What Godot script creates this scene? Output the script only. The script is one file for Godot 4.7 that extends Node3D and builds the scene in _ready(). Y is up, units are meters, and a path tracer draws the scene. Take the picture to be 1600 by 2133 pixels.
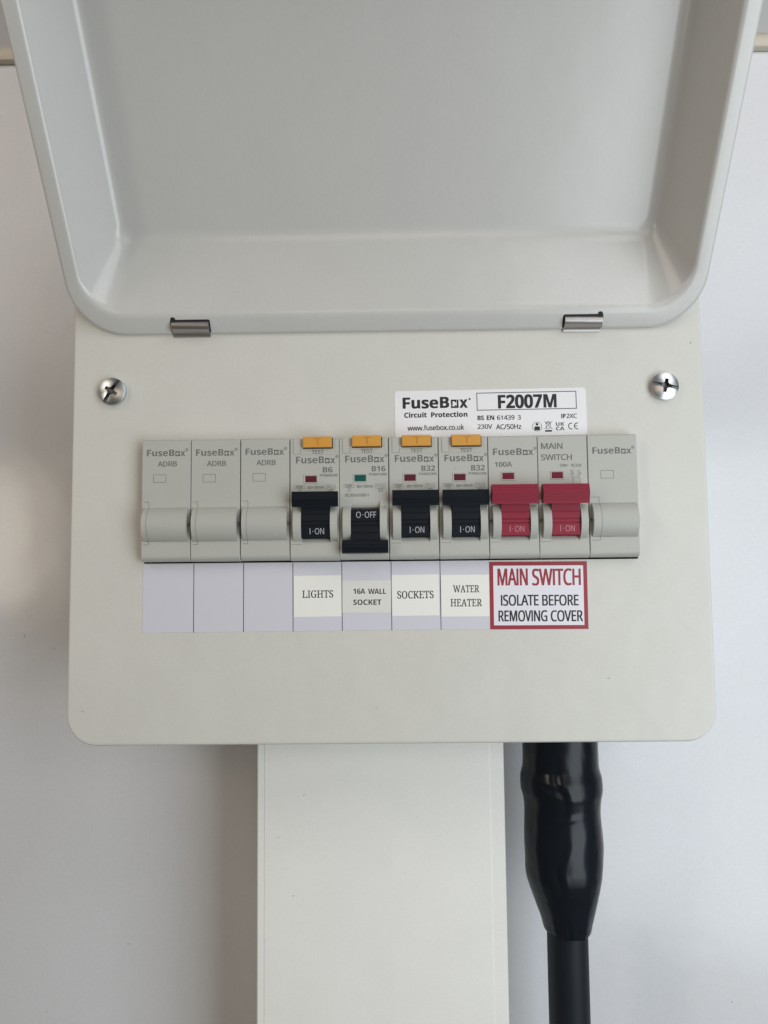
extends Node3D
# A small consumer unit (fuse board) on a white wall: open tray lid, ten modules, stickers, trunking and a black cable.
# Shapes are given in millimetres: origin on the front plate, centred, at the height of its lower edge; z points at the viewer.

const MM := 0.001
const FACE := 4.5          # module faces stand this far in front of the plate
const WALL_Z := -90.0
const PITCH := 17.74       # width of one module
const ROW_X := -88.2       # left end of the module row
const ROW_Y := 65.0        # lower end of the module row

class Soup:
	var t := PackedVector3Array()
	func tri(a: Vector3, b: Vector3, c: Vector3) -> void:
		t.append(a); t.append(b); t.append(c)
	func quad(a: Vector3, b: Vector3, c: Vector3, d: Vector3) -> void:
		tri(a, b, c); tri(a, c, d)

var taken := {}
var M := {}
var sans: SystemFont
var bold: SystemFont
var serif: SystemFont
var medium: SystemFont
var heavy: SystemFont
var heavier: SystemFont
var words := {}

# ---------------------------------------------------------------- naming
func numbered(called: String) -> String:
	if not taken.has(called):
		taken[called] = 0
		return called
	taken[called] += 1
	return "%s_%03d" % [called, taken[called]]

func thing(called: String, label: String, category: String, at := Vector3.ZERO, group := "") -> Node3D:
	var o := Node3D.new()
	o.name = numbered(called)
	add_child(o, true)
	o.position = at * MM
	o.set_meta("label", label)
	o.set_meta("category", category)
	if group != "":
		o.set_meta("group", group)
	return o

# ---------------------------------------------------------------- mesh helpers
func mesh_of(s: Soup, degrees := 38.0) -> ArrayMesh:
	var n := s.t.size()
	var fn := PackedVector3Array()
	var corners := {}
	var keys: Array[Vector3i] = []
	keys.resize(n)
	for f in range(0, n, 3):
		fn.append((s.t[f + 1] - s.t[f]).cross(s.t[f + 2] - s.t[f]))
	for i in n:
		var k := Vector3i((s.t[i] * 2000.0).round())
		keys[i] = k
		if not corners.has(k):
			corners[k] = PackedInt32Array()
		corners[k].append(i / 3)
	var limit := cos(deg_to_rad(degrees))
	var pos := PackedVector3Array()
	var nor := PackedVector3Array()
	for f in range(0, n, 3):
		var mine := fn[f / 3]
		if mine.length_squared() < 1e-14:
			continue
		var unit := mine.normalized()
		for c in [0, 2, 1]:
			var sum := Vector3.ZERO
			for other in corners[keys[f + c]]:
				var o := fn[other]
				if o.length_squared() > 1e-14 and o.normalized().dot(unit) > limit:
					sum += o
			pos.append(s.t[f + c] * MM)
			nor.append(sum.normalized())
	var a := []
	a.resize(Mesh.ARRAY_MAX)
	a[Mesh.ARRAY_VERTEX] = pos
	a[Mesh.ARRAY_NORMAL] = nor
	var m := ArrayMesh.new()
	m.add_surface_from_arrays(Mesh.PRIMITIVE_TRIANGLES, a)
	return m

func put(called: String, m: Mesh, material: Material, parent: Node) -> MeshInstance3D:
	var o := MeshInstance3D.new()
	o.name = numbered(called) if parent == self else called
	o.mesh = m
	o.material_override = material
	parent.add_child(o, true)
	return o

func part(called: String, s: Soup, material: Material, parent: Node, degrees := 38.0) -> MeshInstance3D:
	return put(called, mesh_of(s, degrees), material, parent)

# points of a rounded rectangle, counterclockwise seen from +z
func ring(x0: float, x1: float, y0: float, y1: float, r: float, z: float, n := 6) -> PackedVector3Array:
	var p := PackedVector3Array()
	var cs := [Vector2(x1 - r, y0 + r), Vector2(x1 - r, y1 - r), Vector2(x0 + r, y1 - r), Vector2(x0 + r, y0 + r)]
	for k in 4:
		for i in n + 1:
			var a := deg_to_rad(-90.0 + 90.0 * k + 90.0 * i / n)
			p.append(Vector3(cs[k].x + r * cos(a), cs[k].y + r * sin(a), z))
	return p

func loft(s: Soup, rings: Array) -> void:
	for k in rings.size() - 1:
		var a: PackedVector3Array = rings[k]
		var b: PackedVector3Array = rings[k + 1]
		var n := a.size()
		for j in n:
			var i := (j + 1) % n
			s.quad(a[j], a[i], b[i], b[j])

func cap(s: Soup, r: PackedVector3Array, turned := false) -> void:
	var c := Vector3.ZERO
	for p in r:
		c += p
	c /= r.size()
	for j in r.size():
		var i := (j + 1) % r.size()
		if turned:
			s.tri(c, r[i], r[j])
		else:
			s.tri(c, r[j], r[i])

# a rounded slab with a softened front edge
func slab(s: Soup, x0: float, x1: float, y0: float, y1: float, z0: float, z1: float, r := 0.3, b := 0.2) -> void:
	var k := b * 0.3
	var rings := [ring(x0, x1, y0, y1, r, z0, 4), ring(x0, x1, y0, y1, r, z1 - b, 4), ring(x0 + k, x1 - k, y0 + k, y1 - k, maxf(r - k, 0.01), z1 - k, 4), ring(x0 + b, x1 - b, y0 + b, y1 - b, maxf(r - b, 0.01), z1, 4)]
	loft(s, rings)
	cap(s, rings[3])
	cap(s, rings[0], true)

# a profile in (y, z), drawn out along x
func prism(s: Soup, profile: PackedVector2Array, x0: float, x1: float, dx := 0.0) -> void:
	var p := profile.duplicate()
	var area := 0.0
	for i in p.size():
		area += p[i].cross(p[(i + 1) % p.size()])
	if area < 0:
		p.reverse()
	for i in p.size():
		var a := p[i]
		var b := p[(i + 1) % p.size()]
		s.quad(Vector3(x0 + dx, a.x, a.y), Vector3(x0 + dx, b.x, b.y), Vector3(x1 + dx, b.x, b.y), Vector3(x1 + dx, a.x, a.y))
	var idx := Geometry2D.triangulate_polygon(p)
	for i in range(0, idx.size(), 3):
		var a := p[idx[i]]
		var b := p[idx[i + 1]]
		var c := p[idx[i + 2]]
		if (b - a).cross(c - a) < 0:
			var h := b
			b = c
			c = h
		s.tri(Vector3(x1 + dx, a.x, a.y), Vector3(x1 + dx, b.x, b.y), Vector3(x1 + dx, c.x, c.y))
		s.tri(Vector3(x0 + dx, a.x, a.y), Vector3(x0 + dx, c.x, c.y), Vector3(x0 + dx, b.x, b.y))

# ---------------------------------------------------------------- print
func flat(s: Soup, a: Vector2, b: Vector2, c: Vector2, d: Vector2, z: float) -> void:
	s.quad(Vector3(a.x, a.y, z), Vector3(b.x, b.y, z), Vector3(c.x, c.y, z), Vector3(d.x, d.y, z))

func stroke(s: Soup, a: Vector2, b: Vector2, w: float, z: float) -> void:
	var d := (b - a).normalized() * w * 0.5
	var n := Vector2(-d.y, d.x)
	flat(s, a - d - n, b + d - n, b + d + n, a - d + n, z)

func outline(s: Soup, points: Array, w: float, z: float, closed := true) -> void:
	for i in points.size() - (0 if closed else 1):
		stroke(s, points[i], points[(i + 1) % points.size()], w, z)

func frame_line(s: Soup, x0: float, x1: float, y0: float, y1: float, w: float, z: float) -> void:
	flat(s, Vector2(x0, y0), Vector2(x1, y0), Vector2(x1, y0 + w), Vector2(x0, y0 + w), z)
	flat(s, Vector2(x0, y1 - w), Vector2(x1, y1 - w), Vector2(x1, y1), Vector2(x0, y1), z)
	flat(s, Vector2(x0, y0 + w), Vector2(x0 + w, y0 + w), Vector2(x0 + w, y1 - w), Vector2(x0, y1 - w), z)
	flat(s, Vector2(x1 - w, y0 + w), Vector2(x1, y0 + w), Vector2(x1, y1 - w), Vector2(x1 - w, y1 - w), z)

func arc(s: Soup, c: Vector2, r: float, from: float, to: float, w: float, z: float, n := 16) -> void:
	for i in n:
		var a := deg_to_rad(lerpf(from, to, float(i) / n))
		var b := deg_to_rad(lerpf(from, to, float(i + 1) / n))
		var u := Vector2(cos(a), sin(a))
		var v := Vector2(cos(b), sin(b))
		var lo := r - w * 0.5
		var hi := r + w * 0.5
		if to > from:
			flat(s, c + u * lo, c + u * hi, c + v * hi, c + v * lo, z)
		else:
			flat(s, c + v * lo, c + v * hi, c + u * hi, c + u * lo, z)

func disc(s: Soup, c: Vector2, r: float, z: float, n := 20) -> void:
	for i in n:
		var a := TAU * i / n
		var b := TAU * (i + 1) / n
		s.tri(Vector3(c.x, c.y, z), Vector3(c.x + r * cos(a), c.y + r * sin(a), z), Vector3(c.x + r * cos(b), c.y + r * sin(b), z))

func cap_height(font: Font) -> float:
	var tm := TextMesh.new()
	tm.text = "H"
	tm.font = font
	tm.font_size = 96
	tm.pixel_size = 0.01
	tm.depth = 0.0
	var top := -1e9
	for p in tm.get_mesh_arrays()[Mesh.ARRAY_VERTEX]:
		top = maxf(top, p.y)
	return top

# the same face printed fatter: fx and fy are shares of the capital height added to the strokes
func stronger(fx: float, fy: float) -> SystemFont:
	var f := SystemFont.new()
	f.font_names = PackedStringArray(["Droid Sans"])
	f.set_meta("fx", fx)
	f.set_meta("fy", fy)
	return f

# a word whose ink fills the given rectangle
func word(s: Soup, text: String, font: Font, x0: float, x1: float, y0: float, y1: float, z: float) -> void:
	var key := [text, font.get_instance_id()]
	if not words.has(key):
		var v := PackedVector3Array()
		var ix := PackedInt32Array()
		var x := 0.0
		# letter by letter; a capital I is a plain stem, as in the photographed print
		var plain := not font.has_meta("serif")
		for ch in text:
			if ch != " ":
				var tm := TextMesh.new()
				tm.text = "l" if ch == "I" and plain else ch
				tm.font = font
				tm.font_size = 96
				tm.pixel_size = 0.01
				tm.depth = 0.0
				tm.curve_step = 1.0
				tm.horizontal_alignment = HORIZONTAL_ALIGNMENT_LEFT
				var arr := tm.get_mesh_arrays()
				var from := v.size()
				var top := cap_height(font) if ch == "I" and plain else 1e9
				for p in arr[Mesh.ARRAY_VERTEX]:
					v.append(Vector3(p.x + x, minf(p.y, top), 0))
				if arr[Mesh.ARRAY_INDEX] != null:
					for i in arr[Mesh.ARRAY_INDEX]:
						ix.append(from + i)
				else:
					for i in range(from, v.size()):
						ix.append(i)
			x += font.get_string_size("l" if ch == "I" and plain else ch, HORIZONTAL_ALIGNMENT_LEFT, -1, 96).x * 0.01 - (0.03 if plain else 0.0)
		var lo := Vector2(1e9, 1e9)
		var hi := Vector2(-1e9, -1e9)
		for p in v:
			lo = lo.min(Vector2(p.x, p.y))
			hi = hi.max(Vector2(p.x, p.y))
		words[key] = [v, ix, lo, hi]
	var w = words[key]
	var vv: PackedVector3Array = w[0]
	var ii: PackedInt32Array = w[1]
	var low: Vector2 = w[2]
	var size: Vector2 = w[3] - w[2]
	var fx: float = font.get_meta("fx", 0.0) * (y1 - y0) * 0.5
	var fy: float = font.get_meta("fy", 0.0) * (y1 - y0) * 0.5
	var shifts := [Vector2(-fx, -fy), Vector2(fx, -fy), Vector2(fx, fy), Vector2(-fx, fy)] if fx > 0.0 else [Vector2.ZERO]
	for k in shifts.size():
		var q := PackedVector3Array()
		for p in vv:
			q.append(Vector3(lerpf(x0 + fx, x1 - fx, (p.x - low.x) / size.x) + shifts[k].x, lerpf(y0 + fy, y1 - fy, (p.y - low.y) / size.y) + shifts[k].y, z + 0.003 * k))
		for i in range(0, ii.size(), 3):
			var a := q[ii[i]]
			var b := q[ii[i + 1]]
			var c := q[ii[i + 2]]
			if (b - a).cross(c - a).z < 0:
				s.tri(a, c, b)
			else:
				s.tri(a, b, c)

# the maker's word mark: "FuseB", a square with two gaps for the o, "x" and a registered sign
func logo(s: Soup, x0: float, x1: float, y0: float, y1: float, z: float, font: Font, sign := true) -> void:
	var w := x1 - x0
	var h := y1 - y0
	word(s, "FuseB", font, x0, x0 + w * 0.715, y0 - h * 0.01, y1, z)
	var a := x0 + w * 0.742
	var b := x0 + w * 0.858
	var low := y0
	var top := y0 + h * 0.74
	var t := h * 0.15
	var m := (low + top) * 0.5
	# two hooks, half a turn apart
	outline(s, [Vector2(a + t * 0.5, m - t * 0.35), Vector2(a + t * 0.5, top - t * 0.5), Vector2(b - t * 1.7, top - t * 0.5), Vector2(b - t * 1.7, top - t * 1.1)], t, z, false)
	outline(s, [Vector2(b - t * 0.5, m + t * 0.9), Vector2(b - t * 0.5, low + t * 0.5), Vector2(a + t * 0.5, low + t * 0.5), Vector2(a + t * 0.5, low + t * 0.9)], t, z + 0.004, false)
	stroke(s, Vector2(b - t * 0.5, top - t * 0.5), Vector2(b - t * 0.5, top - t * 0.9), t, z + 0.008)
	stroke(s, Vector2(b - t * 1.6, low + t * 1.3), Vector2(b - t * 1.6, low + t * 0.6), t * 0.8, z + 0.008)
	word(s, "x", font, x0 + w * 0.872, x1, y0, y0 + h * 0.74, z)
	if sign:
		var c := Vector2(x1 + h * 0.24, y1 - h * 0.04)
		arc(s, c, h * 0.19, 0, 360, h * 0.07, z, 20)
		word(s, "R", font, c.x - h * 0.07, c.x + h * 0.09, c.y - h * 0.1, c.y + h * 0.1, z)

# ---------------------------------------------------------------- materials
func mat(r: float, g: float, b: float, rough: float, metal := 0.0, specular := 0.5) -> StandardMaterial3D:
	var m := StandardMaterial3D.new()
	m.albedo_color = Color(r, g, b).linear_to_srgb()
	m.roughness = rough
	m.metallic = metal
	m.metallic_specular = specular
	return m

func speck_texture(seed_value: int, count: int, grey: float, big: float) -> ImageTexture:
	var rng := RandomNumberGenerator.new()
	rng.seed = seed_value
	var size := 1024
	var im := Image.create(size, size, false, Image.FORMAT_RGB8)
	im.fill(Color(1, 1, 1))
	var cloud := FastNoiseLite.new()
	cloud.seed = seed_value
	cloud.frequency = 0.006
	cloud.fractal_octaves = 3
	for y in range(0, size, 2):
		for x in range(0, size, 2):
			# the coat is a touch uneven
			var v := 0.978 + 0.010 * cloud.get_noise_2d(x, y) + 0.02 * rng.randf()
			im.fill_rect(Rect2i(x, y, 2, 2), Color(v, v, v * (1.0 - 0.004 * rng.randf())))
	for i in count:
		var c := Vector2(rng.randf() * size, rng.randf() * size)
		var r := rng.randf_range(0.7, big)
		var dark := rng.randf_range(grey, 0.93)
		var stretch := rng.randf_range(0.5, 1.6)
		for y in range(int(c.y - 4), int(c.y + 5)):
			for x in range(int(c.x - 4), int(c.x + 5)):
				var d := Vector2((x - c.x) * stretch, (y - c.y) / stretch).length()
				if d < r:
					im.set_pixel(posmod(x, size), posmod(y, size), Color(dark, dark, dark * 0.98))
	im.generate_mipmaps()
	return ImageTexture.create_from_image(im)

func noise_tex(freq: float, normal: bool, octaves := 3, strength := 2.0) -> NoiseTexture2D:
	var n := FastNoiseLite.new()
	n.seed = 7
	n.frequency = freq
	n.fractal_octaves = octaves
	var t := NoiseTexture2D.new()
	t.width = 512
	t.height = 512
	t.seamless = true
	t.noise = n
	t.as_normal_map = normal
	t.bump_strength = strength
	return t

func coat(m: StandardMaterial3D, tex: Texture2D, per_metre: float, bump: Texture2D = null, amount := 0.1) -> StandardMaterial3D:
	m.albedo_texture = tex
	m.uv1_triplanar = true
	m.uv1_world_triplanar = true
	m.uv1_scale = Vector3.ONE * per_metre
	if bump:
		m.normal_enabled = true
		m.normal_texture = bump
		m.normal_scale = amount
	return m

func materials() -> void:
	var peel := noise_tex(0.03, true, 2, 3.0)
	var specks := speck_texture(11, 22, 0.5, 1.5)
	M.plate = coat(mat(0.645, 0.637, 0.592, 0.42), specks, 4.1, peel, 0.11)
	M.lid = coat(mat(0.60, 0.595, 0.575, 0.32), speck_texture(12, 6, 0.7, 1.3), 3.3, peel, 0.09)
	M.lid.clearcoat_enabled = true
	M.lid.clearcoat = 0.45
	M.lid.clearcoat_roughness = 0.17
	M.wall = coat(mat(0.725, 0.73, 0.755, 0.20), speck_texture(13, 12, 0.78, 1.5), 2.7, peel, 0.03)
	M.wall_upper = mat(0.45, 0.45, 0.45, 0.4)
	M.trim = mat(0.66, 0.60, 0.49, 0.5)
	M.trunk = coat(mat(0.87, 0.865, 0.83, 0.5), speck_texture(14, 26, 0.68, 1.6), 4.7)
	M.module = coat(mat(0.472, 0.475, 0.437, 0.5), speck_texture(15, 40, 0.7, 1.6), 6.0, peel, 0.04)
	M.print_grey = mat(0.15, 0.155, 0.145, 0.7)
	M.seam = mat(0.10, 0.10, 0.095, 0.8)
	M.black_plastic = mat(0.007, 0.010, 0.015, 0.5, 0.0, 0.3)
	M.red_plastic = mat(0.27, 0.025, 0.048, 0.5, 0.0, 0.35)
	M.red_flag = mat(0.17, 0.016, 0.035, 0.6, 0.0, 0.3)
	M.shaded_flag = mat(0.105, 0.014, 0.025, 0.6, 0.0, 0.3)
	M.green_flag = mat(0.006, 0.085, 0.07, 0.6, 0.0, 0.3)
	M.pin = mat(0.12, 0.125, 0.13, 0.5)
	M.orange = mat(0.64, 0.305, 0.045, 0.5)
	M.orange_mark = mat(0.46, 0.20, 0.028, 0.6)
	M.pale_print = mat(0.42, 0.43, 0.45, 0.6)
	M.pink_print = mat(0.48, 0.22, 0.25, 0.6)
	M.paper = mat(0.82, 0.815, 0.835, 0.35)
	M.strip = mat(0.625, 0.615, 0.685, 0.7)
	M.tape = mat(0.84, 0.835, 0.79, 0.6)
	M.grey_tape = mat(0.72, 0.72, 0.68, 0.4)
	M.ink = mat(0.012, 0.013, 0.018, 0.6)
	M.warn_red = mat(0.31, 0.022, 0.038, 0.35)
	M.warn_white = mat(0.78, 0.77, 0.83, 0.3)
	M.zinc = mat(0.60, 0.62, 0.63, 0.31, 1.0)
	M.recess = mat(0.16, 0.165, 0.17, 0.45, 0.9)
	M.steel = mat(0.45, 0.43, 0.42, 0.42, 1.0)
	M.dark = mat(0.015, 0.017, 0.018, 0.7)
	M.sleeve = mat(0.008, 0.011, 0.016, 0.24, 0.0, 0.36)
	M.cable = mat(0.010, 0.013, 0.018, 0.5, 0.0, 0.35)
	M.cable_print = mat(0.06, 0.062, 0.068, 0.6)
	for k in M:
		M[k].resource_name = k

func lamp(at: Vector3, aim: Vector3, size: Vector2, color: Color, energy: float, called: String) -> void:
	var l := AreaLight3D.new()
	l.name = called
	l.area_size = size
	l.area_normalize_energy = true
	l.light_color = color.linear_to_srgb()
	l.light_energy = energy
	l.shadow_enabled = true
	l.area_range = 8.0
	l.area_attenuation = 2.0
	l.transform = Transform3D(Basis.looking_at(aim - at), at)
	add_child(l, true)

# ---------------------------------------------------------------- modules
func arc_profile(y0: float, y1: float, rise: float, base: float, n := 18) -> PackedVector2Array:
	var half := (y1 - y0) * 0.5
	var r := (half * half + rise * rise) / (2.0 * rise)
	var c := Vector2((y0 + y1) * 0.5, base + rise - r)
	var start := asin(half / r)
	var p := PackedVector2Array()
	p.append(Vector2(y1, base - 1.0))
	p.append(Vector2(y0, base - 1.0))
	for i in n + 1:
		var a := lerpf(-start, start, float(i) / n)
		p.append(Vector2(c.x + r * sin(a), c.y + r * cos(a)))
	return p

# no two modules sit quite alike on their rail
func seated(n: int) -> Vector3:
	return Vector3([0.0, -0.03, 0.04, 0.07, -0.05, 0.0, 0.02, 0.0, 0.0, 0.04][n - 1], [0.05, 0.0, 0.12, -0.1, 0.1, 0.04, 0.0, 0.0, 0.0, 0.12][n - 1], [0.0, 0.06, -0.12, 0.1, -0.06, 0.0, 0.04, 0.0, 0.0, -0.08][n - 1])

# the case of one module; hole is the toggle opening (or empty)
func case_soup(s: Soup, x0: float, x1: float, hole := Rect2()) -> void:
	var rings := [ring(x0, x1, 0, 44, 0.3, -40, 3), ring(x0, x1, 0, 44, 0.3, FACE - 2.2, 3), ring(x0, x1, 0.25, 44, 0.3, FACE - 1.4, 3), ring(x0, x1, 0.75, 43.95, 0.3, FACE - 0.7, 3), ring(x0 + 0.06, x1 - 0.06, 1.3, 43.8, 0.3, FACE - 0.25, 3), ring(x0 + 0.22, x1 - 0.22, 2.2, 43.5, 0.3, FACE, 3)]
	if hole.size.x > 0:
		var e := hole.end
		rings.append(ring(hole.position.x, e.x, hole.position.y, e.y, 0.15, FACE, 3))
		rings.append(ring(hole.position.x + 0.02, e.x - 0.02, hole.position.y + 1.75, e.y - 2.6, 0.12, FACE - 1.3, 3))
		rings.append(ring(hole.position.x + 0.04, e.x - 0.04, hole.position.y + 1.8, e.y - 2.65, 0.1, FACE - 3.2, 3))
	loft(s, rings)
	cap(s, rings[rings.size() - 1])
	cap(s, rings[0], true)

func window(root: Node3D, called: String, x0: float, x1: float, y0: float, y1: float, material: Material) -> void:
	var s := Soup.new()
	loft(s, [ring(x0 - 0.5, x1 + 0.5, y0 - 0.5, y1 + 0.5, 0.1, FACE - 0.1, 2), ring(x0 - 0.38, x1 + 0.38, y0 - 0.38, y1 + 0.38, 0.1, FACE + 0.22, 2), ring(x0 - 0.25, x1 + 0.25, y0 - 0.25, y1 + 0.25, 0.1, FACE + 0.22, 2), ring(x0, x1, y0, y1, 0.05, FACE + 0.02, 2)])
	part(called + "_frame", s, M.module, root)
	var f := Soup.new()
	slab(f, x0 - 0.02, x1 + 0.02, y0 - 0.02, y1 + 0.02, FACE - 0.3, FACE + 0.03, 0.05, 0.01)
	part(called, f, material, root)

func tie_pin(root: Node3D, x: float) -> void:
	var s := Soup.new()
	slab(s, x - 0.55, x + 0.55, 12.85, 13.85, FACE - 0.5, FACE + 1.0, 0.1, 0.1)
	part("tie_pin", s, M.pin, root)

func seam_lines(root: Node3D, x: float, left: float, y_low: float, y_high: float) -> void:
	var s := Soup.new()
	var z := FACE + 0.012
	stroke(s, Vector2(left, y_high), Vector2(x, y_high), 0.13, z)
	stroke(s, Vector2(x, y_high), Vector2(x, 19.6), 0.13, z + 0.004)
	stroke(s, Vector2(x, 7.2), Vector2(x, y_low), 0.13, z + 0.004)
	stroke(s, Vector2(left, y_low), Vector2(x, y_low), 0.13, z)
	part("seam", s, M.seam, root)

func blank_module(n: int, called: String, label: String, rating: String, group: String, outline_win: Rect2, marks_left: float, pins: Array) -> Node3D:
	var root := thing(called, label, "blanking module", Vector3(ROW_X + PITCH * (n - 1), ROW_Y, 0) + seated(n), group)
	var body := Soup.new()
	case_soup(body, 0.06, PITCH - 0.06)
	part("case", body, M.module, root)
	var b := Soup.new()
	prism(b, arc_profile(7.2, 19.3, 3.3, FACE), 0.95, 16.85)
	part("barrel", b, M.module, root)
	# the barrel's own seam runs over it
	var groove := Soup.new()
	var p := arc_profile(7.2, 19.3, 3.315, FACE)
	prism(groove, p, marks_left - 0.055, marks_left + 0.055)
	part("barrel_seam", groove, M.seam, root)
	seam_lines(root, marks_left, 0.9, 6.1, 21.4)
	var t := Soup.new()
	logo(t, 1.8, 15.65, 37.95 if rating != "" else 36.9, 40.3 if rating != "" else 39.25, FACE + 0.02, bold)
	part("logo_lettering", t, M.print_grey, root)
	if rating != "":
		var l := Soup.new()
		word(l, rating, medium, 5.75, 12.65, 34.2, 36.1, FACE + 0.02)
		part("lettering", l, M.print_grey, root)
	var w := Soup.new()
	frame_line(w, outline_win.position.x, outline_win.end.x, outline_win.position.y, outline_win.end.y, 0.13, FACE + 0.012)
	part("blank_window_seam", w, M.seam, root)
	for x in pins:
		tie_pin(root, x)
	return root

# the ribbed bar that a finger pushes; profile from its lower to its upper edge, on the front
func lever_profile(front: Array, back: float, ribs: int) -> PackedVector2Array:
	var p := PackedVector2Array()
	var last: Vector2 = front[front.size() - 1]
	p.append(Vector2(last.x - 0.25, back))
	p.append(Vector2(front[0].x + 0.5, back))
	var length := 0.0
	for i in front.size() - 1:
		length += (front[i + 1] - front[i]).length()
	var step := length / ribs
	for i in ribs:
		for k in 4:
			var along: float = (i + [0.06, 0.62, 0.70, 0.98][k]) * step
			var drop: float = [0.0, 0.0, 0.14, 0.14][k]
			var left := along
			for j in front.size() - 1:
				var d: Vector2 = front[j + 1] - front[j]
				if left <= d.length() or j == front.size() - 2:
					var u := d.normalized()
					p.append(front[j] + u * left + Vector2(u.y, -u.x) * (drop if i > 0 and i < ribs - 1 else drop * 0.2))
					break
				left -= d.length()
	return p

func toggle(root: Node3D, off: bool, dx: float, material: Material, main: bool, print_mat: Material) -> void:
	var x0 := 4.35 + dx
	var x1 := 14.35 + dx
	# rocker barrel inside the cheeks; drawn with the lever at the top, mirrored for "off"
	var s := Soup.new()
	var shape := func(y: float) -> float: return 25.9 - y if off else y
	var base := [Vector2(7.95, FACE - 3.0), Vector2(7.95, FACE + 1.05), Vector2(8.3, FACE + 1.55), Vector2(12.15, FACE + 2.25), Vector2(12.25, FACE + 1.9), Vector2(12.65, FACE + 1.9), Vector2(12.75, FACE + 2.3), Vector2(13.55, FACE + 2.3), Vector2(13.65, FACE + 1.95), Vector2(14.0, FACE + 1.95), Vector2(14.1, FACE + 2.3), Vector2(16.2, FACE + 2.25), Vector2(16.3, FACE + 2.05), Vector2(16.55, FACE + 2.05), Vector2(16.65, FACE + 2.2), Vector2(18.2, FACE + 2.3), Vector2(19.6, FACE + 3.0), Vector2(20.8, FACE + 3.4), Vector2(20.8, FACE + 0.9), Vector2(18.9, FACE + 0.5), Vector2(18.6, FACE - 3.0)]
	var p := PackedVector2Array()
	for v in base:
		p.append(Vector2(shape.call(v.x), v.y))
	prism(s, p, x0, x1)
	var rocker := part("toggle", s, material, root, 25.0)
	var l := Soup.new()
	var front := []
	if main:
		front = [Vector2(18.95, FACE + 5.3), Vector2(22.9, FACE + 6.6), Vector2(25.9, FACE + 5.4)]
	else:
		front = [Vector2(18.85, FACE + 3.6), Vector2(21.6, FACE + 4.6), Vector2(24.35, FACE + 4.3)]
	var prof := lever_profile(front, FACE + (2.2 if main else 1.7), 11 if main else 9)
	var q := PackedVector2Array()
	for v in prof:
		q.append(Vector2(shape.call(v.x), v.y))
	if off:
		q = PackedVector2Array()
		var fo := [Vector2(6.55, FACE + 3.6), Vector2(4.6, FACE + 4.4), Vector2(2.45, FACE + 3.7)]
		for v in lever_profile(fo, FACE + 1.6, 6):
			q.append(v)
	var wide0 := 1.15 + dx + (-0.3 if main else 0.0)
	var wide1 := 17.4 + dx + (-0.4 if main else 0.0)
	prism(l, q, wide0, wide1)
	# softened ends
	part("lever", l, material, rocker, 25.0)
	var t := Soup.new()
	if off:
		word(t, "O", sans, 6.1 + dx, 7.75 + dx, 14.8, 17.0, 0)
		disc(t, Vector2(8.45 + dx, 15.9), 0.16, 0)
		word(t, "OFF", sans, 9.15 + dx, 13.2 + dx, 14.8, 17.0, 0)
	else:
		word(t, "I", sans, 7.25 + dx, 7.5 + dx, 9.35, 11.5, 0)
		disc(t, Vector2(8.35 + dx, 10.4), 0.16, 0)
		word(t, "ON", sans, 9.1 + dx, 12.35 + dx, 9.35, 11.5, 0)
	# lay the print on the sloping flat
	for i in t.t.size():
		var v := t.t[i]
		var y := 25.9 - v.y if off else v.y
		t.t[i].z = FACE + 1.55 + (y - 8.3) / 3.85 * 0.7 + 0.015
	part("lettering", t, print_mat, rocker)

func cheeks(root: Node3D, dx: float) -> void:
	for e in [[1.35, 4.2], [14.5, 17.0]]:
		var s := Soup.new()
		prism(s, arc_profile(6.9, 19.1, 3.1, FACE), e[0], e[1], dx)
		part("cheek", s, M.module, root)
	var g := Soup.new()
	stroke(g, Vector2(0.5 + dx, 5.9), Vector2(4.1 + dx, 5.9), 0.11, FACE + 0.012)
	part("seam", g, M.seam, root)

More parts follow.
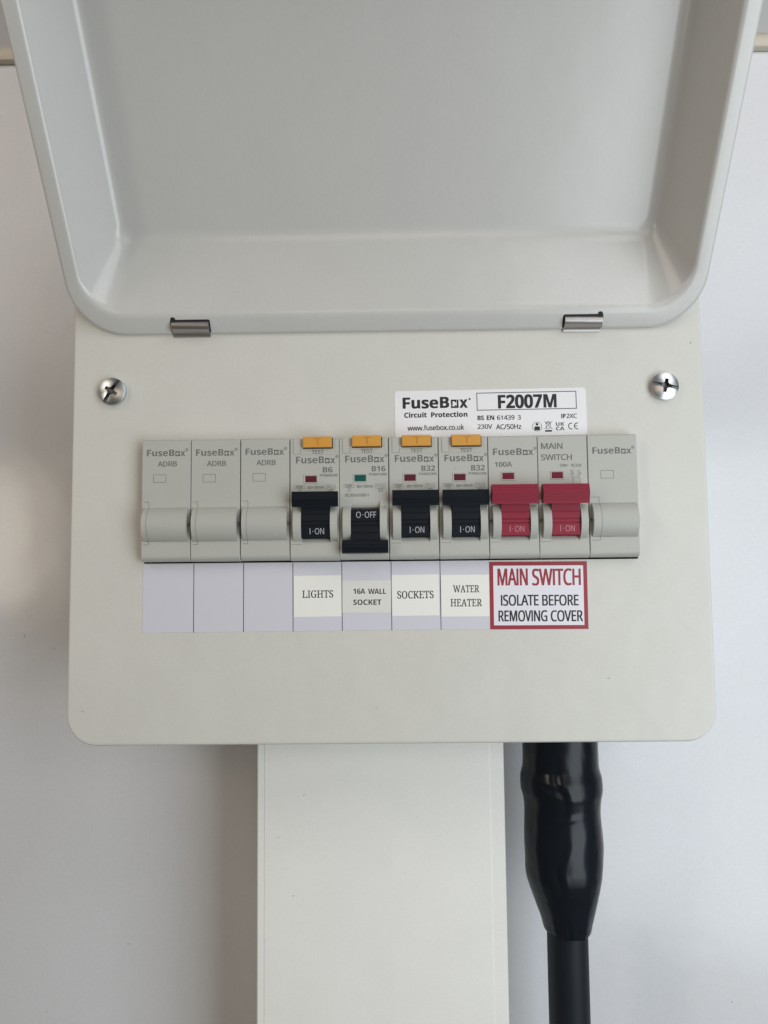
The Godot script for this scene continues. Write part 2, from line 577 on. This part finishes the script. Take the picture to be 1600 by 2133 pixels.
func breaker(n: int, label: String, rating: String, code: String, flag: Material, off: bool) -> Node3D:
	var root := thing("circuit_breaker", label, "circuit breaker", Vector3(ROW_X + PITCH * (n - 1), ROW_Y, 0) + seated(n), "breakers with orange test buttons")
	var body := Soup.new()
	case_soup(body, 0.06, PITCH - 0.06, Rect2(4.22, 6.05, 10.3, 15.2))
	part("case", body, M.module, root)
	# raised collar round the test button
	var st := Soup.new()
	slab(st, 1.3, 3.75, 38.25, 43.75, FACE - 0.2, FACE + 0.25, 0.1, 0.12)
	slab(st, 3.9, 15.9, 37.95, 40.1, FACE - 0.2, FACE + 0.14, 0.1, 0.1)
	slab(st, 15.5, 17.2, 38.9, 43.4, FACE - 0.2, FACE + 0.10, 0.1, 0.1)
	part("button_surround", st, M.module, root)
	var gap := Soup.new()
	slab(gap, 4.75, 15.45, 40.1, 44.1, FACE - 1.0, FACE + 0.16, 0.1, 0.05)
	part("button_gap", gap, M.dark, root)
	var bt := Soup.new()
	slab(bt, 4.8, 15.15, 40.42, 44.35, FACE - 1.0, FACE + 1.5, 0.15, 0.3)
	var button := part("test_button", bt, M.orange, root)
	var tm := Soup.new()
	word(tm, "T", sans, 8.8, 11.5, 41.2, 43.7, FACE + 1.52)
	part("button_lettering", tm, M.orange_mark, button)
	cheeks(root, 0.0)
	toggle(root, off, 0.0, M.black_plastic, false, M.pale_print)
	window(root, "indicator_window", 5.5, 9.55, 28.05, 30.3, flag)
	var z := FACE + 0.02
	var t := Soup.new()
	logo(t, 2.2, 16.3, 34.85, 37.35, z, bold)
	part("logo_lettering", t, M.print_grey, root)
	var r := Soup.new()
	if rating.length() == 2:
		word(r, rating, bold, 11.8, 15.3, 31.5, 33.5, z)
	else:
		word(r, rating, bold, 11.7, 16.6, 31.5, 33.5, z)
	word(r, "TEST", medium, 7.8, 12.25, 38.25, 39.65, FACE + 0.16)
	part("lettering", r, M.print_grey, root)
	var small := Soup.new()
	word(small, code, medium, 10.75, 17.1, 30.05, 30.95, z)
	word(small, "6000", medium, 2.3, 4.7, 26.0, 26.85, z)
	frame_line(small, 1.65, 5.4, 25.8, 27.0, 0.1, z)
	word(small, "IΔn=30mA", medium, 6.35, 12.25, 25.7, 26.8, z)
	frame_line(small, 12.9, 16.4, 25.35, 27.05, 0.1, z)
	for k in 2:
		var y := 26.5 - 0.55 * k
		var pts := []
		for i in 13:
			pts.append(Vector2(13.3 + 2.7 * i / 12.0, y + 0.2 * sin(TAU * i / 12.0)))
		outline(small, pts, 0.11, z, false)
	frame_line(small, 2.9, 4.2, 24.35, 25.7, 0.1, z)
	word(small, "3", sans, 3.3, 3.8, 24.6, 25.5, z)
	word(small, "E3", medium, 14.1, 15.6, 24.2, 25.3, z)
	if off:
		word(small, "IEC/EN 61009-1", medium, 2.2, 10.5, 22.5, 23.6, z)
	part("small_lettering", small, M.print_grey, root)
	return root

func main_switch() -> void:
	var root := thing("main_switch", "double width main switch with two dark red levers up", "switch", Vector3(ROW_X + PITCH * 7, ROW_Y, 0))
	for k in 2:
		var dx := PITCH * k
		var s := Soup.new()
		case_soup(s, 0.06 + dx - (0.05 if k else 0.0), PITCH - 0.02 + dx, Rect2(4.05 + dx, 6.1, 10.3, 15.2))
		part("case", s, M.module, root)
		cheeks(root, dx - 0.15)
		toggle(root, false, dx - 0.25, M.red_plastic, true, M.pink_print)
		tie_pin(root, 0.75 + dx)
	tie_pin(root, PITCH * 2 - 0.45)
	window(root, "indicator_window", 5.05, 9.15, 28.25, 30.5, M.red_flag)
	window(root, "indicator_window", 4.85 + PITCH, 8.8 + PITCH, 28.35, 30.6, M.red_flag)
	var z := FACE + 0.02
	var t := Soup.new()
	logo(t, 1.85, 16.3, 36.9, 39.35, z, bold)
	part("logo_lettering", t, M.print_grey, root)
	var l := Soup.new()
	word(l, "100A", bold, 2.3, 8.6, 32.7, 34.5, z)
	word(l, "MAIN", medium, PITCH + 1.3, PITCH + 9.0, 38.95, 41.1, z)
	word(l, "SWITCH", medium, PITCH + 1.25, PITCH + 12.25, 34.9, 37.05, z)
	part("lettering", l, M.print_grey, root)
	var c := Soup.new()
	word(c, "230V~", medium, PITCH + 7.75, PITCH + 11.0, 32.5, 33.5, z)
	word(c, "AC22A", medium, PITCH + 11.75, PITCH + 15.6, 32.5, 33.5, z)
	for k in 2:
		var x := PITCH + 12.25 + 2.55 * k
		word(c, "13"[k], sans, x - 0.85, x - 0.35, 30.3, 31.3, z)
		stroke(c, Vector2(x + 0.1, 31.5), Vector2(x + 0.1, 30.4), 0.14, z)
		stroke(c, Vector2(x - 0.45, 30.2), Vector2(x + 0.6, 30.2), 0.13, z + 0.004)
		arc(c, Vector2(x + 0.1, 29.85), 0.32, 0, 360, 0.12, z, 14)
		outline(c, [Vector2(x - 0.85, 29.8), Vector2(x - 0.05, 28.7), Vector2(x + 0.15, 27.9), Vector2(x + 0.15, 26.4)], 0.14, z, false)
	stroke(c, Vector2(PITCH + 12.3, 28.75), Vector2(PITCH + 14.7, 28.75), 0.11, z + 0.006)
	part("circuit_diagram", c, M.print_grey, root)

# ---------------------------------------------------------------- box, lid, screws, hinges
func screw_meshes() -> Array:
	var s := Soup.new()
	var deep := Soup.new()
	var n := 92
	var radius := 5.0
	var height := func(p: Vector2) -> float:
		var r := p.length() / radius
		var h := 1.75 + 1.15 * (1.0 - r * r)
		var cut := h
		if absf(p.y) < 0.62:
			cut = minf(cut, 1.65 - 0.25 * r)
		var a := p.abs()
		if (a.x < 0.62 and a.y < 2.5) or (a.y < 0.62 and a.x < 2.5):
			cut = minf(cut, 0.15 + 0.28 * maxf(a.x, a.y))
		elif a.x + a.y < 1.75:
			cut = minf(cut, 0.2 + 0.3 * (a.x + a.y))
		return cut
	var at := func(i: int, j: int) -> Vector3:
		var p := Vector2(-radius + 2.0 * radius * i / n, -radius + 2.0 * radius * j / n)
		if p.length() > radius:
			p = p.normalized() * radius
		return Vector3(p.x, p.y, height.call(p))
	for i in n:
		for j in n:
			var a: Vector3 = at.call(i, j)
			var b: Vector3 = at.call(i + 1, j)
			var c: Vector3 = at.call(i + 1, j + 1)
			var d: Vector3 = at.call(i, j + 1)
			var m := (a + c) * 0.5
			var dome := 1.75 + 1.15 * (1.0 - Vector2(m.x, m.y).length_squared() / radius / radius)
			if m.z < dome - 0.2:
				deep.quad(a, b, c, d)
			else:
				s.quad(a, b, c, d)
	# side of the head
	var m := 64
	for i in m:
		var u := Vector2.from_angle(TAU * i / m) * radius
		var v := Vector2.from_angle(TAU * (i + 1) / m) * radius
		s.quad(Vector3(u.x, u.y, 0), Vector3(v.x, v.y, 0), Vector3(v.x, v.y, 1.77), Vector3(u.x, u.y, 1.77))
	return [mesh_of(s, 30.0), mesh_of(deep, 30.0)]

func unit() -> void:
	var root := thing("consumer_unit", "white metal fuse board with its tray shaped lid raised open", "fuse board")
	var s := Soup.new()
	var cut := [-88.6, 89.75, 64.5, 109.5]
	loft(s, [ring(-115.8, 115.8, -0.25, 175, 11.0, WALL_Z, 12), ring(-115.8, 115.8, -0.25, 175, 11.0, -1.7, 12), ring(-115.65, 115.65, -0.1, 174.85, 10.9, -0.95, 12), ring(-115.25, 115.25, 0.3, 174.45, 10.5, -0.3, 12), ring(-114.3, 114.3, 1.25, 173.6, 9.6, 0, 12),
		ring(cut[0], cut[1], cut[2], cut[3], 0.4, 0, 12), ring(cut[0], cut[1], cut[2], cut[3], 0.4, -1.3, 12)])
	part("cover", s, M.plate, root)
	var rail := Soup.new()
	slab(rail, -100, 100, 55, 120, -60, -41, 1.0, 0.5)
	part("mounting_rail", rail, M.dark, root)
	# the lid: a pressed tray with a flat rim, standing open and leaning towards the viewer
	var lid_soup := Soup.new()
	var rings := []
	var path := [
		# half width, lower end, upper end, corner radius, depth
		[98.6, 30.6, 122.0, 5.0, -23.4], [101.0, 28.6, 126.0, 6.5, -22.4], [109.0, 9.4, 133.6, 15.0, -2.6], [110.2, 7.6, 134.8, 16.0, -1.9], [113.3, 1.0, 139.0, 18.4, -1.9],
		[114.05, 0.25, 139.75, 19.0, -1.6], [114.3, 0.0, 140.0, 19.2, -1.0], [114.2, 0.1, 139.9, 19.1, -0.45], [113.8, 0.5, 139.5, 18.8, -0.12], [113.1, 1.2, 138.8, 18.2, 0.0],
		[109.9, 5.6, 135.2, 15.6, 0.0], [109.1, 7.2, 134.5, 15.0, -0.25], [108.5, 8.3, 133.9, 14.5, -0.8], [108.05, 9.2, 133.4, 14.1, -1.7], [107.6, 10.1, 132.9, 13.6, -2.9],
		[101.3, 24.6, 125.6, 6.8, -17.2], [100.7, 26.2, 124.9, 6.2, -18.9], [99.9, 27.8, 124.1, 5.6, -20.3], [98.8, 29.5, 123.0, 4.9, -21.3], [97.4, 31.2, 121.6, 4.2, -21.85], [95.8, 33.0, 120.0, 3.5, -22.0]]
	for p in path:
		rings.append(ring(-p[0], p[0], p[1], p[2], p[3], p[4], 14))
	loft(lid_soup, rings)
	cap(lid_soup, rings[0], true)
	cap(lid_soup, rings[rings.size() - 1])
	var lid := part("lid", lid_soup, M.lid, root, 32.0)
	lid.set_meta("label", "raised tray shaped lid, glossy white inside")
	lid.position = Vector3(0, 148.6, 1.0) * MM
	lid.rotation.x = deg_to_rad(35.5)
	# spring hinges in slots of the rim
	for k in 2:
		var x0: float = [-78.2, 65.0][k]
		var x1: float = x0 + 13.5
		var slot := Soup.new()
		slab(slot, x0 - 0.6, x1 + 0.5, 0.4, 5.6, -0.4, 0.05, 0.7, 0.02)
		disc(slot, Vector2(x0 + 0.55 if k == 0 else x1 - 0.7, 5.6), 0.95, 0.06)
		part("hinge_slot", slot, M.dark, lid)
		var h := Soup.new()
		var outer := PackedVector2Array()
		for a in [[152.55, 2.2], [152.6, 3.4], [152.3, 4.3], [151.6, 4.8], [150.7, 4.75], [149.9, 4.2], [149.4, 3.3], [149.15, 2.2], [148.95, 1.2], [148.4, 0.75], [147.8, 0.55], [147.8, 0.1], [150.6, 0.1]]:
			outer.append(Vector2(a[0], a[1]))
		prism(h, outer, x0, x1)
		part("hinge", h, M.steel, root, 40.0)
	var head := screw_meshes()
	for k in 2:
		var sc := put("screw", head[0], M.zinc, root)
		sc.position = [Vector3(-100.5, 127.6, 0.02), Vector3(101.0, 127.0, 0.02)][k] * MM
		sc.rotation.z = deg_to_rad([57.0, -12.0][k])
		put("cross_recess", head[1], M.recess, sc)

# ---------------------------------------------------------------- stickers
func paper(called: String, label: String, category: String, x0: float, x1: float, y0: float, y1: float, z: float, material: Material, turn := 0.0, r := 0.15, group := "") -> Node3D:
	var root := thing(called, label, category, Vector3(x0, y0, z), group)
	root.rotation.z = deg_to_rad(turn)
	var s := Soup.new()
	slab(s, 0, x1 - x0, 0, y1 - y0, 0, 0.09, r, 0.03)
	part("paper", s, material, root)
	return root

func stickers() -> void:
	var z := 0.03
	var strip := paper("label_strip", "pale lilac label strip of seven ruled cells under the modules", "label strip", -88.7, 36.2, 39.75, 64.2, z, M.strip, 0.12)
	for i in 6:
		var d := Soup.new()
		var x: float = [18.5, 36.5, 54.3, 71.95, 89.7, 107.3][i]
		stroke(d, Vector2(x, 0.05), Vector2(x, 24.35), 0.26, 0.1)
		part("divider_line", d, M.ink, strip)
	var g := "paper circuit names stuck on the strip"
	var zz := 0.1
	var a := paper("circuit_label", "cream paper label reading LIGHTS in thin serif capitals", "label", -34.15, -17.0, 44.9, 59.65, z + 0.1, M.tape, 0.22, 0.1, g)
	var t := Soup.new()
	word(t, "LIGHTS", serif, 3.1, 14.25, 6.75, 9.45, zz)
	part("lettering", t, M.ink, a)
	a = paper("circuit_label", "short tape label reading 16A WALL SOCKET in bold capitals", "label", -16.7, 0.85, 46.2, 57.8, z + 0.12, M.grey_tape, -0.18, 0.1, g)
	t = Soup.new()
	word(t, "16A", bold, 3.95, 8.25, 6.75, 8.65, zz)
	word(t, "WALL", bold, 9.3, 15.7, 6.7, 8.6, zz)
	word(t, "SOCKET", bold, 3.95, 14.0, 2.8, 4.75, zz)
	part("lettering", t, M.ink, a)
	a = paper("circuit_label", "cream paper label reading SOCKETS in thin serif capitals", "label", 1.15, 18.1, 44.9, 59.6, z + 0.1, M.tape, 0.28, 0.1, g)
	t = Soup.new()
	word(t, "SOCKETS", serif, 1.95, 15.0, 6.15, 8.9, zz)
	part("lettering", t, M.ink, a)
	a = paper("circuit_label", "cream paper label reading WATER HEATER on two lines", "label", 18.75, 36.0, 44.55, 59.45, z + 0.1, M.tape, -0.2, 0.1, g)
	t = Soup.new()
	word(t, "WATER", serif, 4.3, 13.7, 8.6, 11.15, zz)
	word(t, "HEATER", serif, 3.35, 14.6, 3.6, 6.25, zz)
	part("lettering", t, M.ink, a)

	var w := paper("warning_sticker", "white sticker with red border reading MAIN SWITCH ISOLATE BEFORE REMOVING COVER", "warning sticker", 36.1, 71.2, 39.85, 64.0, z + 0.06, M.warn_white, -0.25, 0.1)
	var b := Soup.new()
	frame_line(b, 0.03, 35.05, 0.03, 24.1, 1.4, 0.1)
	part("red_border", b, M.warn_red, w)
	t = Soup.new()
	word(t, "MAIN", heavy, 2.9, 13.8, 15.6, 21.7, 0.1)
	word(t, "SWITCH", heavy, 15.3, 32.75, 15.5, 21.6, 0.1)
	part("red_lettering", t, M.warn_red, w)
	t = Soup.new()
	word(t, "ISOLATE", heavy, 4.0, 17.5, 8.35, 12.3, 0.1)
	word(t, "BEFORE", heavy, 18.75, 31.75, 8.3, 12.25, 0.1)
	word(t, "REMOVING", heavy, 3.05, 20.5, 2.75, 6.75, 0.1)
	word(t, "COVER", heavy, 21.7, 33.2, 2.7, 6.7, 0.1)
	part("lettering", t, M.ink, w)

	# the maker's rating plate
	var p := paper("rating_label", "white rounded maker's label with black print above the breakers", "label", 3.0, 72.85, 109.25, 126.65, z, M.paper, 0.42, 1.2)
	t = Soup.new()
	logo(t, 2.9, 26.7, 10.75, 14.95, zz, heavier, false)
	disc(t, Vector2(27.4, 13.95), 0.38, zz)
	word(t, "Circuit", heavier, 3.4, 11.65, 7.45, 9.45, zz)
	word(t, "Protection", heavier, 13.2, 26.5, 7.4, 9.4, zz)
	word(t, "www.fusebox.co.uk", medium, 4.5, 25.15, 2.65, 4.65, zz)
	word(t, "F2007M", heavier, 37.7, 59.1, 10.15, 15.3, zz)
	frame_line(t, 29.95, 66.35, 9.6, 16.2, 0.28, zz)
	word(t, "BS", heavier, 30.1, 32.45, 6.05, 7.75, zz)
	word(t, "EN", heavier, 33.45, 36.2, 6.05, 7.75, zz)
	word(t, "61439", medium, 37.2, 43.6, 6.0, 7.7, zz)
	word(t, "3", medium, 44.8, 45.9, 5.95, 7.65, zz)
	word(t, "230V", medium, 30.05, 35.4, 2.8, 4.5, zz)
	word(t, "AC/50Hz", medium, 36.75, 45.95, 2.5, 4.4, zz)
	word(t, "IP", heavier, 60.6, 62.2, 6.15, 7.8, zz)
	word(t, "2XC", medium, 62.45, 66.3, 6.15, 7.8, zz)
	part("lettering", t, M.ink, p)
	var ic := Soup.new()
	# reader in an octagon
	var c := Vector2(51.7, 3.3)
	var pts := []
	for i in 8:
		pts.append(c + Vector2.from_angle(TAU * (i + 0.5) / 8.0) * 1.75)
	outline(ic, pts, 0.16, zz)
	disc(ic, c + Vector2(0, 0.85), 0.5, zz)
	flat(ic, c + Vector2(-1.0, -1.35), c + Vector2(1.0, -1.35), c + Vector2(1.0, 0.05), c + Vector2(-1.0, 0.05), zz + 0.004)
	# crossed out bin over a bar
	flat(ic, Vector2(54.55, 1.3), Vector2(57.05, 1.3), Vector2(57.05, 1.95), Vector2(54.55, 1.95), zz)
	stroke(ic, Vector2(54.4, 2.35), Vector2(57.2, 5.1), 0.15, zz)
	stroke(ic, Vector2(57.2, 2.35), Vector2(54.4, 5.1), 0.15, zz + 0.004)
	outline(ic, [Vector2(54.95, 4.3), Vector2(55.15, 2.6), Vector2(56.4, 2.6), Vector2(56.6, 4.3)], 0.15, zz + 0.008)
	arc(ic, Vector2(55.8, 4.1), 0.85, 25, 155, 0.32, zz + 0.012)
	word(ic, "UK", bold, 58.55, 61.6, 3.4, 4.75, zz)
	word(ic, "CA", bold, 58.55, 61.6, 1.75, 3.1, zz)
	arc(ic, Vector2(64.2, 3.25), 1.08, 75, 285, 0.32, zz)
	arc(ic, Vector2(66.3, 3.25), 1.08, 75, 285, 0.32, zz)
	stroke(ic, Vector2(65.3, 3.25), Vector2(66.1, 3.25), 0.3, zz + 0.004)
	part("symbols", ic, M.ink, p)

# ---------------------------------------------------------------- trunking and cable
func trunking() -> void:
	var root := thing("cable_trunking", "white square plastic trunking dropping from the fuse board", "trunking")
	var s := Soup.new()
	loft(s, [ring(-54.5, 45.6, -420, -1.0, 0.5, WALL_Z, 3), ring(-54.5, 45.6, -420, -1.0, 0.5, -40.9, 3), ring(-54.3, 45.4, -419.8, -1.2, 0.5, -40.3, 3), ring(-53.9, 45.0, -419.4, -1.6, 0.4, -40.0, 3), ring(-53.8, 44.9, -419.3, -1.7, 0.4, -40.0, 3)])
	cap(s, ring(-53.8, 44.9, -419.3, -1.7, 0.4, -40.0, 3))
	part("channel", s, M.trunk, root)
	var c := Soup.new()
	loft(c, [ring(-51.5, 39.8, -418, -3, 0.2, -40.2, 3), ring(-51.3, 39.7, -418, -3, 0.2, -39.85, 3), ring(-51.0, 39.4, -418, -3, 0.2, -39.78, 3)])
	cap(c, ring(-51.0, 39.4, -418, -3, 0.2, -39.78, 3))
	part("trunking_lid", c, M.trunk, root)

func tube_ring(c: Vector2, y: float, r: float, n: int, bend: FastNoiseLite, amount: float, tilt := 0.0) -> PackedVector3Array:
	var p := PackedVector3Array()
	for i in n:
		var a := -TAU * i / n      # clockwise seen from above, so that rings going up the tube face outwards
		var d := bend.get_noise_3d(cos(a) * 9.0, y * 0.55, sin(a) * 9.0) * amount * 0.9
		var fold := 0.0
		if amount > 0.3:
			# shrunk tubing: a crease wandering down the front, broken by pinches, with soft flats beside it
			var f := wrapf(a + 1.82 - 0.10 * sin(y * 0.13) - 0.05 * sin(y * 0.37), -PI, PI)
			var run := 0.55 + 0.45 * sin(y * 0.21 + 0.6)
			fold = (-0.5 * exp(-f * f / 0.006) + 0.42 * exp(-pow(f - 0.17, 2) / 0.010) + 0.32 * exp(-pow(f + 0.22, 2) / 0.02)) * run
			fold += 0.45 * exp(-pow(y + 38.5 + 2.5 * sin(a * 2.0 + 1.0), 2) / 1.6) * exp(-pow(f, 2) / 0.12)
			fold -= 0.5 * exp(-pow(y + 25.0 + 1.5 * sin(a * 3.0), 2) / 2.5) * exp(-pow(f + 0.1, 2) / 0.08)
			fold += 0.4 * exp(-pow(y + 68.0 - 6.0 * f, 2) / 2.0) * exp(-pow(f - 0.1, 2) / 0.06)
			fold += 0.22 * bend.get_noise_3d(cos(a) * 40.0, y * 1.3, sin(a) * 40.0 + 90.0)
		fold *= 0.6
		var rr := r + d + fold
		var lip := tilt * 0.35 * sin(a * 5.0 + 1.0) * sin(a * 2.0)
		p.append(Vector3(c.x + rr * cos(a), y + lip + tilt * (sin(a) * 0.8 - cos(a) * 0.35), c.y - rr * sin(a)))
	return p

func cable() -> void:
	var root := thing("power_cable", "thick black cable with a shrunk sleeve beside the white trunking", "cable")
	var bend := FastNoiseLite.new()
	bend.seed = 5
	bend.frequency = 0.05
	bend.fractal_octaves = 2
	var keys := [[12.0, 15.3], [-10.0, 15.3], [-19.0, 15.3], [-21.2, 15.8], [-23.2, 16.35], [-28.0, 16.5], [-31.0, 15.9], [-34.0, 15.45], [-38.0, 15.3], [-48.0, 15.5], [-58.0, 15.45], [-62.0, 15.1], [-65.0, 14.4], [-69.0, 13.3], [-74.0, 12.0], [-79.0, 10.6], [-82.0, 9.9], [-84.0, 9.4]]
	var rings := []
	var y := -83.2
	while y <= 12.0:
		var r := 15.3
		for k in keys.size() - 1:
			if y <= keys[k][0] and y >= keys[k + 1][0]:
				var f: float = (keys[k][0] - y) / (keys[k][0] - keys[k + 1][0])
				r = cubic_interpolate(keys[k][1], keys[k + 1][1], keys[maxi(k - 1, 0)][1], keys[mini(k + 2, keys.size() - 1)][1], f)
		var low := clampf((-y - 60.0) / 24.0, 0.0, 1.0)
		rings.append(tube_ring(Vector2(69.5 + 0.8 * low, -45.0), y, r, 180, bend, 0.75, low * low * 1.0))
		y += 0.45
	# turned-in lower lip
	var first: PackedVector3Array = tube_ring(Vector2(70.3, -45.0), -83.4, 8.4, 180, bend, 0.75, 1.0)
	var s := Soup.new()
	loft(s, [first] + rings)
	part("shrink_sleeve", s, M.sleeve, root, 60.0)
	var c := Soup.new()
	var straight := []
	y = -420.0
	while y <= -70.0:
		straight.append(tube_ring(Vector2(70.3, -45.0), y, 8.15, 48, bend, 0.12))
		y += 7.0
	loft(c, straight)
	part("sheath", c, M.cable, root, 60.0)

# ---------------------------------------------------------------- setting
func setting() -> void:
	var s := Soup.new()
	slab(s, -700, 700, -600, 317.3, WALL_Z - 30, WALL_Z, 0.5, 0.3)
	var w := part("wall", s, M.wall, self)
	w.set_meta("kind", "structure")
	s = Soup.new()
	var p := PackedVector2Array([Vector2(317.6, WALL_Z - 30), Vector2(317.6, WALL_Z + 2.0), Vector2(318.2, WALL_Z + 3.2), Vector2(320.0, WALL_Z + 4.0), Vector2(322.4, WALL_Z + 4.0), Vector2(324.4, WALL_Z + 3.2), Vector2(325.8, WALL_Z + 1.8), Vector2(326.4, WALL_Z), Vector2(326.4, WALL_Z - 30)])
	prism(s, p, -700, 700)
	w = part("wall_trim", s, M.trim, self)
	w.set_meta("kind", "structure")
	s = Soup.new()
	slab(s, -700, 700, 326.5, 900, WALL_Z - 30, WALL_Z + 0.5, 0.5, 0.3)
	w = part("wall_upper", s, M.wall_upper, self)
	w.set_meta("kind", "structure")

func _ready() -> void:
	var cam := Camera3D.new()
	cam.name = "camera"
	cam.fov = 67.37
	cam.near = 0.01
	cam.far = 20.0
	cam.position = Vector3(1.872, 61.59, 277.4) * MM
	cam.rotation_degrees = Vector3(4.28, 0.674, -0.583)
	add_child(cam)
	cam.current = true
	var env := Environment.new()
	env.background_mode = Environment.BG_COLOR
	env.background_color = Color(0.065, 0.060, 0.053).linear_to_srgb()
	env.background_energy_multiplier = 1.0
	env.tonemap_mode = Environment.TONE_MAPPER_LINEAR
	env.tonemap_exposure = 1.08
	env.sdfgi_enabled = true
	env.ssao_enabled = true
	env.ssil_enabled = true
	var we := WorldEnvironment.new()
	we.name = "environment"
	we.environment = env
	add_child(we)
	# cool daylight from the right, a weaker warm light from the left
	lamp(Vector3(0.37, -0.06, 0.42), Vector3(0.0, 0.06, 0.0), Vector2(0.36, 0.56), Color(0.86, 0.945, 1.0), 0.235, "right_window_light")
	lamp(Vector3(0.36, 0.50, 0.42), Vector3(0.0, 0.08, 0.0), Vector2(0.40, 0.40), Color(0.94, 0.965, 1.0), 0.126, "right_upper_window_light")
	lamp(Vector3(-0.43, 0.10, 0.40), Vector3(0.0, 0.08, 0.0), Vector2(0.06, 0.15), Color(1.0, 0.92, 0.78), 0.028, "left_lamp_light")
	lamp(Vector3(-0.60, 0.55, 0.50), Vector3(0.0, 0.08, 0.0), Vector2(0.40, 0.40), Color(1.0, 0.89, 0.79), 0.120, "left_upper_window_light")
	lamp(Vector3(0.0, 0.20, 1.30), Vector3(0.0, 0.08, 0.0), Vector2(0.60, 0.60), Color(1.0, 0.78, 0.58), 0.125, "room_light")

	sans = SystemFont.new()
	sans.font_names = PackedStringArray(["Droid Sans"])
	bold = SystemFont.new()
	bold.font_names = PackedStringArray(["Droid Sans"])
	bold.font_weight = 700
	serif = SystemFont.new()
	serif.font_names = PackedStringArray(["Droid Serif"])
	serif.set_meta("serif", true)
	serif.set_meta("fx", 0.03)
	serif.set_meta("fy", 0.02)
	medium = stronger(0.045, 0.035)
	heavy = stronger(0.05, 0.022)
	heavier = stronger(0.035, 0.03)
	heavier.font_weight = 700
	materials()

	setting()
	trunking()
	unit()
	cable()
	var g := "blank modules at the left of the row"
	blank_module(1, "blank_module", "pale grey blank module at the left end of the row", "ADRB", g, Rect2(4.2, 28.4, 4.6, 2.9), 2.75, [17.25])
	blank_module(2, "blank_module", "pale grey blank module second from the left end", "ADRB", g, Rect2(4.35, 28.4, 4.6, 2.9), 2.6, [17.25])
	blank_module(3, "blank_module", "pale grey blank module next to the black lever marked LIGHTS", "ADRB", g, Rect2(4.4, 28.4, 4.6, 2.9), 2.7, [17.25])
	breaker(4, "breaker marked B6 with black lever up, above the LIGHTS label", "B6", "RTA060630B", M.shaded_flag, false)
	breaker(5, "breaker marked B16 switched off, black lever down and green window", "B16", "RTA061630B", M.green_flag, true)
	breaker(6, "breaker marked B32 with black lever up, above the SOCKETS label", "B32", "RTA063230B", M.shaded_flag, false)
	breaker(7, "breaker marked B32 with black lever up, beside the red main switch", "B32", "RTA063230B", M.shaded_flag, false)
	main_switch()
	blank_module(10, "blank_module", "pale grey blank module right of the red main switch", "", "", Rect2(4.5, 28.05, 4.7, 2.9), 3.7, [0.55])
	stickers()
